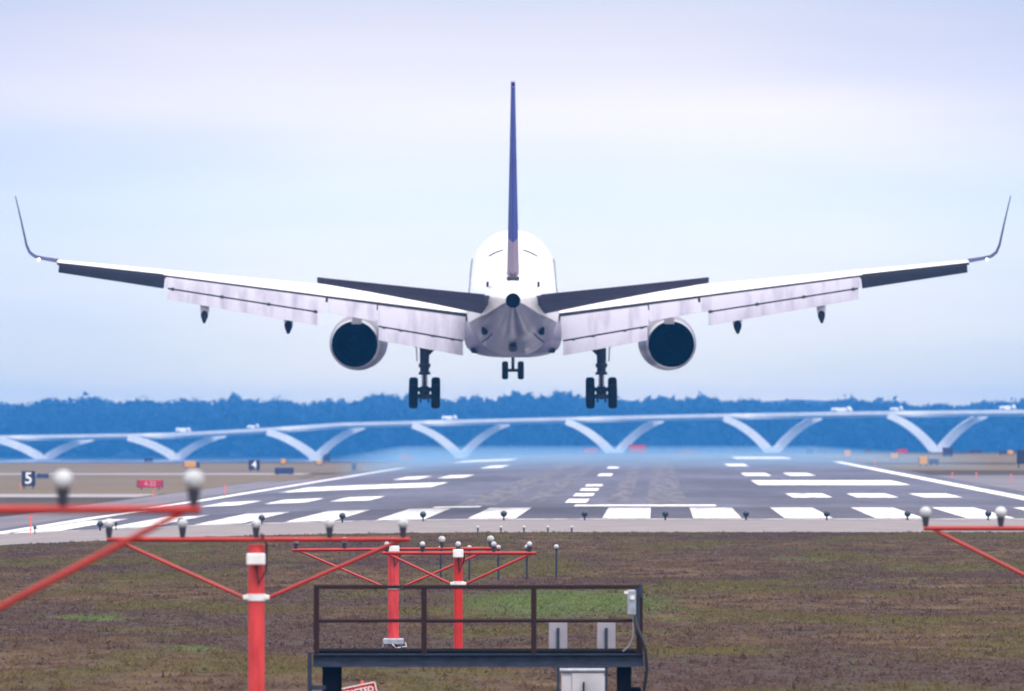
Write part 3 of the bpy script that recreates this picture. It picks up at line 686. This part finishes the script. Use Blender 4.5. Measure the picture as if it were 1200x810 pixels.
# nose gear
g = MB(); g.tube([(0, 18.3, -1.7), (0, 18.3, -3.3)], [.12, .12], 12); g.tube([(0, 18.3, -3.3), (0, 18.3, -4.15)], .07, 12); g.tube([(-.3, 18.3, -4.2), (.3, 18.3, -4.2)], .07, 10); g.tube([(0, 19.5, -1.9), (0, 18.3, -3.2)], .06, 8)
ng = g.build('nose_gear', M_gear, A, smooth=40)
for xx in (-.34, .34): MB().lathe([(r * .78, h * .75) for r, h in wprof], (xx, 18.3, -4.2), 'x', 24).build('wheel', M_tyre, ng, smooth=50)
# fin and rudder
def fsec(z, a, b):
    q = (z - 1.6) / (9.87 - 1.6); c = 6.9 + (2.55 - 6.9) * q; yte = -20.0 - 2.2 * q
    return section(Vector((0, yte + c, z)), c, 0, .074 - .010 * q, a, b, nrm=Vector((1, 0, 0)), camber=0)
mb = MB(); zs = [1.2, 2.6, 3.6, 5, 7, 9, 9.75, 9.87]
mb.loft([fsec(z, 0, .70) for z in zs], mi=lambda i, k: 1 if i < 2 else 0); fin = mb.build('fin', [M_blue, M_tan], A, smooth=40)
mb = MB(); mb.loft([fsec(z, .705, 1) for z in [2.35, 2.6, 3.6, 5, 7, 9, 9.7]], mi=lambda i, k: 1 if i < 2 else 0); mb.build('rudder', [M_blue, M_tan], fin, smooth=40)
mb = MB(); mb.box((0, -19.9, 2.16), (.5, .5, .12), bev=.03); mb.build('rudder_seal', M_dark, fin)

# ------------------------------------------------------------------ approach light masts
def lampmesh(parent, p, r=.062, neck=.11, sock=M_socket):
    """globe lamp on a dark socket standing on p"""
    a = MB(); a.tube([p, p + Vector((0, 0, neck * .55)), p + Vector((0, 0, neck))], [.026, .034, .040], 10)
    so = a.build('lamp', sock, parent, smooth=40)
    b = MB(); c = p + Vector((0, 0, neck + r * .82))
    b.lathe([(.6 * r, -.85 * r), (.84 * r, -.55 * r), (1.0 * r, -.05 * r), (.93 * r, .42 * r), (.62 * r, .80 * r), (.25 * r, .97 * r), (1e-4, 1.0 * r)], c, 'z', 18)
    b.build('lens', M_lens, so, smooth=60); return so
def mast(D, ppx, bar_y, spacing, bracket_y, pr, label, mp=M_salmon, lampr=.062, box_y=None, barslope=0, mbar=M_red, neck=.11, basebox=False, centre=True):
    base = G(ppx, D); o = thing('approach_light_mast', base, label, 'approach lights', 'red approach light masts in front of the runway')
    m = D / F; loc = lambda px, py, dy=0.: P(px, py, D) - base + Vector((0, dy, 0))
    half = spacing * 2 + 8
    top = loc(ppx, bar_y + 6)
    MB().tube([(0, 0, -.3), (0, 0, top.z)], pr, 18).build('post', mp, o, smooth=40)
    a = loc(ppx - half * .97, bar_y + barslope, -pr - .03); b = loc(ppx + half, bar_y - barslope, -pr - .03)
    MB().tube([a, b], .026, 10).build('crossbar', mbar, o, smooth=40)
    br = loc(ppx, bracket_y)
    for s in (-1, 1):
        q = a if s < 0 else b
        MB().tube([Vector((q.x * .95, -pr - .03, q.z)), Vector((s * (pr + .05), -pr * .3, br.z))], .019, 8).build('brace', mbar, o, smooth=40)
    k = MB(); k.tube([(0, 0, br.z - .035), (0, 0, br.z + .035)], pr + .014, 18)
    k.box((0, -pr * .4, br.z), (2 * pr + .10, .05, .05), bev=.008); k.build('bracket', M_white, o, smooth=40)
    for i in range(-2, 3):
        if i == 0 and not centre: continue
        p = Vector((spacing * i * m, -pr - .03, a.z + (b.z - a.z) * (i + 2) / 4 + .02))
        if i == 0: p = Vector((0, -pr - .03, a.z + .02))
        lampmesh(o, p, lampr, neck)
    bz = loc(ppx, box_y if box_y else bar_y + 4).z
    bx = MB(); bx.box((0, -pr - .085, bz), (2 * pr + .02, .11, .12), bev=.01); bx.build('junction_box', M_white, o)
    cb = MB(); cb.tube([(pr * .6, -pr - .1, a.z + .06), (pr + .02, -pr * .8, a.z - .05), (pr + .015, -pr * .6, bz - .12), (pr * .3, -pr - .03, bz - .26), (0, -pr - .06, bz - .06)], .012, 6); cb.build('cable', M_cable, o, smooth=60)
    if basebox:
        k = MB(); k.box((0, -.02, .10), (2 * pr + .15, .30, .10), bev=.015); k.tube([(-pr - .05, -.1, .08), (-pr - .08, -.12, 0), (-pr - .02, -.14, -.05)], .016, 6); k.tube([(pr - .1, -.17, .06), (pr - .05, -.19, -.0), (pr + .12, -.18, 0.02), (pr + .10, -.1, .08)], .016, 6)
        k.build('base', M_galv, o)
    return o
mast(51, -78, 597, 153, 738, .085, 'nearest red approach light mast, its two large lamps hanging in at the left edge', lampr=.059, neck=.10)
mast(92, 300.5, 632, 86, 700, .088, 'thick faded red approach light mast standing left of the railed platform', box_y=655, lampr=.053, neck=.10)
mast(138, 461, 643.5, 57, 688, .087, 'salmon red approach light mast on a blue grey base behind the platform', box_y=644, basebox=True, barslope=1, lampr=.055, neck=.08)
mast(128, 537, 648, 41.7, 684, .066, 'bright red approach light mast, slimmer, behind the middle of the platform', mp=M_redpost, box_y=648.5, lampr=.040, neck=.075, barslope=0, basebox=True)
mast(89, 1260, 619, 88, 696, .088, 'red approach light mast cut by the right edge of the photo', lampr=.060, neck=.09)

# elevated lights on stakes
def stake_light(p, h, r, label, group, name='approach_light', cat='approach light'):
    o = thing(name, p, label, cat, group)
    MB().tube([(0, 0, -.05), (0, 0, h - r)], .022, 8).build('stake', M_bluesteel, o)
    lampmesh(o, Vector((0, 0, h - r * 1.2 - .04)), r, .04); return o
ords = ['leftmost', 'second from left', 'middle', 'second from right', 'rightmost']
for k, px in enumerate((516.5, 550, 584, 617.5, 652)):
    stake_light(G(px, 196), .77, .055, f'globe light on tall dark stake, {ords[k]} of five behind platform', 'globe lights on tall stakes')
for k, px in enumerate((560, 587, 614, 642, 670)):
    stake_light(G(px, 283), .22, .055, f'small white globe light at the grass edge, {ords[k]} of five', 'short lights at the grass edge')

# threshold lights
M_tl = mat('threshold_light_dark', (.010, .02, .035), .3, noise=.3, scale=20)
M_tb = mat('threshold_light_blue', (.02, .09, .22), .3)
proto = None
nth = ['leftmost', 'second', 'third', 'fourth', 'fifth', 'sixth', 'seventh', 'eighth', 'ninth', 'tenth', 'eleventh', 'rightmost']
for k in range(12):
    px = 1158 - 94.6 * (11 - k)
    lab = f'dark round threshold light, {nth[k]}' + (' from the left' if 0 < k < 11 else '') + ' of the runway end row'
    if proto is None:
        o = proto = thing('threshold_light', G(px, 323), lab, 'runway light', 'dark lights along the runway end')
        st = MB().tube([(0, 0, 0), (0, 0, .14)], [.035, .025], 10).build('stem', M_black, o)
        hd = MB().lathe([(.04, .12), (.10, .17), (.125, .23), (.12, .29), (.075, .345), (.001, .365)], (0, 0, 0), 'z', 16).build('lamp_head', M_tl, o, smooth=60)
    else:
        o = proto.copy(); COL.objects.link(o); o.location = G(px, 323); o['label'] = lab
        for c in (st, hd): q = c.copy(); COL.objects.link(q); q.parent = o
for k, (px, D) in enumerate(((41, 323), (136, 323))):
    o = thing('edge_light', G(px, D), ('small dark light just right of the leftmost threshold light', 'small dark light partly behind the second lamp of the left mast')[k], 'runway light')
    MB().tube([(0, 0, 0), (0, 0, .2)], .02, 8).build('stem', M_black, o); MB().lathe([(.03, .18), (.06, .21), (.06, .27), (.001, .30)], n=12).build('lamp_head', M_tl, o, smooth=60)

# ------------------------------------------------------------------ signs and small things beside the runway
M_sb = mat('sign_black', (.008, .010, .03), .5); M_sy = mat('sign_yellow', (.65, .30, .02), .5, noise=.15, scale=8); M_sr = mat('sign_red', (.42, .008, .03), .5, noise=.1)
M_so = mat('stake_orange', (.80, .12, .05), .5); M_st = mat('sign_text_white', (.85, .85, .85), .5); M_sn = mat('sign_navy', (.02, .025, .08), .5)
def sign(px, py, w_px, h_px, m, label, body=None, tm=None, legs=True, name='airfield_sign', cat='sign', group='airfield signs beside the runway', ang=0, tsize=.9, depth=.25, legh=None, cap=None):
    p = Gpy(px, py); mm = p.y / F; W = w_px * mm; H = h_px * mm; lh = (.18 if legh is None else legh) if legs else 0.
    o = thing(name, p, label, cat, group, rot=(0, 0, R(ang)))
    bd = MB().box((0, 0, lh + (H - lh) / 2), (W, depth, H - lh), bev=min(.03, (H - lh) * .1)).build('sign_board', m, o)
    fr = MB()
    for s in (-1, 1): fr.box((s * (W / 2 + .02), 0, lh + (H - lh) / 2), (.05, depth + .04, H - lh + .04), bev=.008)
    fr.build('sign_frame', M_sn, o)
    if legs:
        for s in (-1, 1): MB().tube([(s * W * .35, 0, -.05), (s * W * .35, 0, lh + .03)], .04, 8).build('leg', M_black, o)
    if body: text('lettering', body, tsize * (H - lh), tm or M_st, o, (0, -depth / 2 - .006, lh + (H - lh) / 2 - .01), bold=.01)
    return o
sign(33.5, 573, 14.5, 21, M_sb, 'black sign with a white number 5 left of the runway', '5', tsize=1.05, legh=.2)
sign(50, 560.5, 13, 5.5, M_sn, 'low dark box beside the black number 5 sign', legs=False, name='equipment_box', cat='box', group=None)
sign(298, 553, 12, 14, M_sb, 'black sign with a white number 4 beyond the left runway edge', '4', tsize=1.05, legh=.2)
sign(176, 574, 29, 11.5, M_sr, 'long red sign with pale characters on the left grass', '4-22', tm=mat('sign_text_pale', (.62, .25, .30), .5), tsize=.85, legh=.15)
sign(223, 549, 14, 8, M_sy, 'yellow sign with a dark end panel behind the left mast lamp', legh=.15)
sign(231.5, 548.5, 4, 7, M_sn, 'small dark box at the end of the left yellow sign', legs=False, name='equipment_box', cat='box', group=None)
sign(333, 557, 21, 9, M_sn, 'wide low navy sign seen from behind, left of the runway', legh=.1)
sign(174, 542.5, 9, 6, M_sn, 'dark sign far off at the left land edge', legs=True)
sign(332, 545, 6, 7, M_sy, 'small yellow sign behind the wide navy sign')
sign(374, 546, 7, 6, M_sy, 'small yellow sign below the third bridge pier')
sign(383, 542, 7, 9, M_sn, 'navy sign touching the right of a small yellow sign')
sign(415, 552, 4, 9, M_sn, 'narrow dark marker sign beside the left runway edge line')
sign(443, 537.5, 7, 6, M_sn, 'dark double sign at the far end left of the runway')
sign(476, 541, 15, 8, M_sr, 'red sign at the far left end of the runway')
sign(482, 536, 7, 6, M_sn, 'small navy sign directly behind the red far end sign')
sign(692, 532.5, 16, 6.5, M_sr, 'low red barrier at the far runway end', cat='sign')
sign(747, 532.5, 20, 11, M_sr, 'tall red barrier at the far runway end below the bridge pier')
sign(805, 532.5, 22, 4, M_sr, 'long thin red barrier at the far runway end, furthest right')
sign(949, 533.5, 7, 7, M_sn, 'dark square sign right of the far runway end, leftmost of its line')
sign(964, 531.5, 11, 4.5, M_sn, 'low wide dark sign right of the far runway end')
sign(993, 537, 8, 9, M_sy, 'yellow sign right of the runway beside a pair of dark ones')
sign(1017, 531.5, 7, 5.5, M_sn, 'small dark sign between two yellow ones at the land edge')
sign(1048, 540, 10, 8.5, M_sy, 'yellow sign just left of the crimson one')
sign(1057.5, 533, 13, 6.5, M_sr, 'crimson sign right of the runway')
sign(1082, 546.5, 10, 11, M_sy, 'largest yellow sign right of the runway')
sign(1094.5, 546, 10, 8, M_sn, 'navy sign beside the largest yellow sign')
sign(1110.5, 536.5, 11, 12, M_sn, 'tall dark square sign below the rightmost bridge pier')
sign(1143, 531.5, 13, 4.5, M_sn, 'low wide dark sign near the right edge of the photo')
sign(1175, 534, 8, 6, M_sn, 'dark sign touching the far right yellow one')
sign(1184, 534, 7, 6, M_sy, 'small yellow sign nearest the right edge')
sign(1198, 549, 12, 22, M_sb, 'tall black sign cut by the right edge of the photo', legh=.4)
def stake(px, py, hpx, label):
    p = Gpy(px, py); m = p.y / F; o = thing('marker_stake', p, label, 'stake', 'thin orange marker stakes')
    MB().tube([(0, 0, -.05), (0, 0, hpx * m)], [.022, .018], 8).build('pole', M_so, o); MB().box((0, -.01, hpx * m - .05), (.11, .03, .12), bev=.006).build('reflector', M_so, o)
stake(36, 627, 22, 'thin orange stake near the left edge, by the first threshold light')
stake(180, 587, 12, 'thin orange stake below the long red sign')
stake(264, 583, 14, 'thin orange stake left of the runway edge line under the number 4 sign')
stake(24, 574, 7, 'short orange stake beside the number 5 sign')
stake(1025, 549, 9, 'orange stake right of the runway, leftmost of the right group')
stake(1116, 561, 7, 'orange stake on the right shoulder below the yellow sign')
stake(1144, 560, 6, 'short orange stake second from the right on the right shoulder')
stake(1185, 567, 11, 'tallest orange stake at the right shoulder')

# ------------------------------------------------------------------ railed platform
D = 105; base = G(560, D); o = thing('platform', base, 'steel service platform with a rusty brown railing in the foreground', 'platform')
pl = o; q = lambda px, py, dy=0.: P(px, py, D) - base + Vector((0, dy, 0))
zt = q(0, 766).z; zb = q(0, 781.5).z; x0 = q(367, 0).x; x1 = q(754, 0).x
k = MB(); k.box(((x0 + x1) / 2, 0, (zt + zb) / 2), (x1 - x0, .02, zt - zb)); k.box(((x0 + x1) / 2, -.03, zt - .008), (x1 - x0, .08, .016)); k.box(((x0 + x1) / 2, -.03, zb + .008), (x1 - x0, .08, .016))
k.box(((x0 + x1) / 2, 1.3, (zt + zb) / 2), (x1 - x0, .02, zt - zb))
for xx in np.linspace(x0 + .01, x1 - .01, 6): k.box((xx, .65, (zt + zb) / 2 - .01), (.02, 1.27, (zt - zb) * .85))
k.build('beam', M_bluesteel, o)
k = MB()
for i in range(40):
    k.box(((x0 + x1) / 2, .03 + i * .032, zt + .016), (x1 - x0 - .02, .010, .028))
for xx in np.linspace(x0 + .05, x1 - .05, 20): k.box((xx, .65, zt + .010), (.008, 1.25, .012))
k.build('deck_grating', M_black, o)
zr = q(0, 689.5).z; zm = q(0, 727.5).z
for px in (371, 497, 625.5, 749.5): MB().box((q(px, 0).x, -.045, (zt + zr) / 2), (.065 if px < 700 else .075, .045, zr - zt), bev=.006).build('rail_post', M_rust, o)
xa, xb = q(368, 0).x, q(753, 0).x
MB().box(((xa + xb) / 2, -.045, zr + .018), (xb - xa, .055, .05), bev=.008).build('top_rail', M_rust, o)
for a_, b_ in ((371, 497), (497, 625.5), (625.5, 749.5)):
    MB().tube([(q(a_, 0).x, -.045, zm), (q(b_, 0).x, -.045, zm + .004)], .022, 10).build('mid_rail', M_rust, o, smooth=40)
for px, wpx in ((388, 21), (732, 16)):
    for yy in (.15, 1.15): 
        k = MB(); zz = zb; k.box((q(px, 0).x, yy, zz / 2 - .1), (wpx * .0101, .02, zz + .2)); k.box((q(px, 0).x, yy - .09, zz / 2 - .1), (.16, .02, zz + .2)); k.box((q(px, 0).x, yy - .045, zz / 2 - .1), (.02, .07, zz + .2)); k.box((q(px, 0).x, yy - .04, .04), (.36, .3, .03))
        k.build('leg', M_black, o)
k = MB(); k.box((q(363, 0).x, -.02, (q(0, 764).z + 0) / 2), (.05, .05, q(0, 764).z), bev=.006); k.box((q(372, 0).x, -.02, .33), (.2, .04, .05)); k.build('side_post', M_bluesteel, o)
MB().tube([q(750.5, 700, -.09), q(750.5, 684, -.09)], .022, 8).build('rail_cap', M_bluesteel, o)
MB().tube([q(747, 689, -.09), q(747, 745, -.09)], .03, 10).build('conduit', M_bluesteel, o, smooth=40)
k = MB(); k.box(q(740, 706, -.1), (.105, .09, .30), bev=.012); bx = k.build('switch_box', M_galv, o)
k = MB(); k.tube([q(741, 700, -.15), q(741, 700, -.17)], .028, 12); k.box(q(734, 694, -.12), (.05, .05, .03)); k.build('switch_knob', M_white, bx)
k = MB(); k.tube([q(744, 722, -.12), q(746, 735, -.14), q(752, 748, -.15), q(756.5, 762, -.13), q(758, 785, -.1), q(755, 806, -.05), q(753, 830, 0)], .021, 8); k.build('cable', M_cable, o, smooth=60)
k = MB(); k.tube([q(742, 722, -.10), q(742, 745, -.11), q(737, 757, -.1), q(730, 763, -.06)], .008, 6); k.build('thin_cable', M_galv, o, smooth=60)
k = MB(); k.box(q(744, 812, .3), (.16, .2, .12), bev=.02); k.build('foot_box', M_black, o)

# utility cabinet and the two grey panels behind the platform
D = 109; base = G(684, D); o = thing('utility_cabinet', base, 'pale grey utility cabinet under the right end of the platform', 'cabinet')
q = lambda px, py, dy=0.: P(px, py, D) - base + Vector((0, dy, 0))
zt = q(0, 787).z; W = 56 * D / F
MB().box((0, .2, zt / 2 + .01), (W * .93, .4, zt - .02), bev=.01).build('body', M_cab, o)
MB().box((0, .19, zt + .012), (W, .46, .03), bev=.006).build('roof', M_galv, o)
MB().box((.05, -.012, zt / 2 + .01), (W * .66, .02, zt * .88), bev=.006).build('door', M_cab, o)
k = MB(); k.box((.0, -.035, zt * .5), (.02, .03, .12)); k.build('handle', M_black, o)
for s, px in ((-1, 654), (1, 710.5)):
    b = G(px, 108.4); o = thing('grey_panel', b, ('grey panel on a post behind the platform, left of the two', 'grey panel on a post behind the platform, right of the two')[s > 0], 'panel', 'grey panels behind the platform')
    zz = (P(px, 730, 108.4) - b).z; zl = (P(px, 770, 108.4) - b).z
    MB().box((0, .03, (zz + zl) / 2), (.225, .012, zz - zl), bev=.003).build('board', M_panelback, o)
    MB().box((0, 0, zz / 2 - .06), (.035, .035, zz - .0), bev=.004).build('post', M_bluesteel, o)

# the tilted red warning sign
D = 107.2; base = G(415, D); o = thing('warning_sign', base, 'tilted red sign with white lettering and border below the platform', 'sign')
q = lambda px, py, dy=0.: P(px, py, D) - base + Vector((0, dy, 0))
M_wr = mat('warning_red', (.42, .010, .015), .45, noise=.15, scale=10)
c = q(415, 826); T = Matrix.Translation(c) @ Matrix.Rotation(R(-11.5), 4, 'Y')
W, H = .62, .46
bo = MB().box((0, 0, 0), (W, .012, H), bev=.003).build('board', M_wr, o); bo.matrix_local = T
k = MB()
for a_ in (-1, 1): k.box((0, -.008, a_ * (H / 2 - .008)), (W - .03, .005, .012)); k.box((a_ * (W / 2 - .008), -.009, 0), (.012, .005, H - .02))
k.build('border', M_st, bo)
for j, (tx_, sz) in enumerate((('RESTRICTED', .098), ('AREA', .098))): text('lettering', tx_, sz, M_st, bo, (0, -.008, H / 2 - .085 - j * .13), bold=.002, depth=.002)
for xx in (-.2, .1):
    MB().box((xx, .03, c.z / 2 + .05), (.04, .03, c.z + .1 + (.38 if xx > 0 else 0)), bev=.004).build('post', M_so, o)

# ------------------------------------------------------------------ haze
hm = bpy.data.materials.new('haze_air'); hm.use_nodes = True; t = hm.node_tree; t.nodes.clear()
pv = N(t, 'ShaderNodeVolumePrincipled'); pv.inputs['Density'].default_value = HAZE_DENSITY; pv.inputs['Color'].default_value = (*HAZE_COLOR, 1); pv.inputs['Anisotropy'].default_value = 0.0
mo = N(t, 'ShaderNodeOutputMaterial'); L(t, pv.outputs[0], mo.inputs['Volume'])
hz = MB().box((0, 2025, 4.5), (3200, 4250, 31)).build('haze', hm); hz['kind'] = 'stuff'; hz['label'] = 'pale blue haze over the far ground'

# shimmering warm air lying over the far half of the runway
hm2 = hm.copy(); hm2.name = 'heat_haze_air'; pv2 = hm2.node_tree.nodes['Principled Volume']; pv2.inputs['Density'].default_value = .0028; pv2.inputs['Color'].default_value = (.40, .68, 1.0, 1)
hh = MB().box((12, 905, -.2), (52, 420, 2.6)).build('heat_haze', hm2); hh['kind'] = 'stuff'; hh['label'] = 'pale blue shimmering heat haze over the far runway'
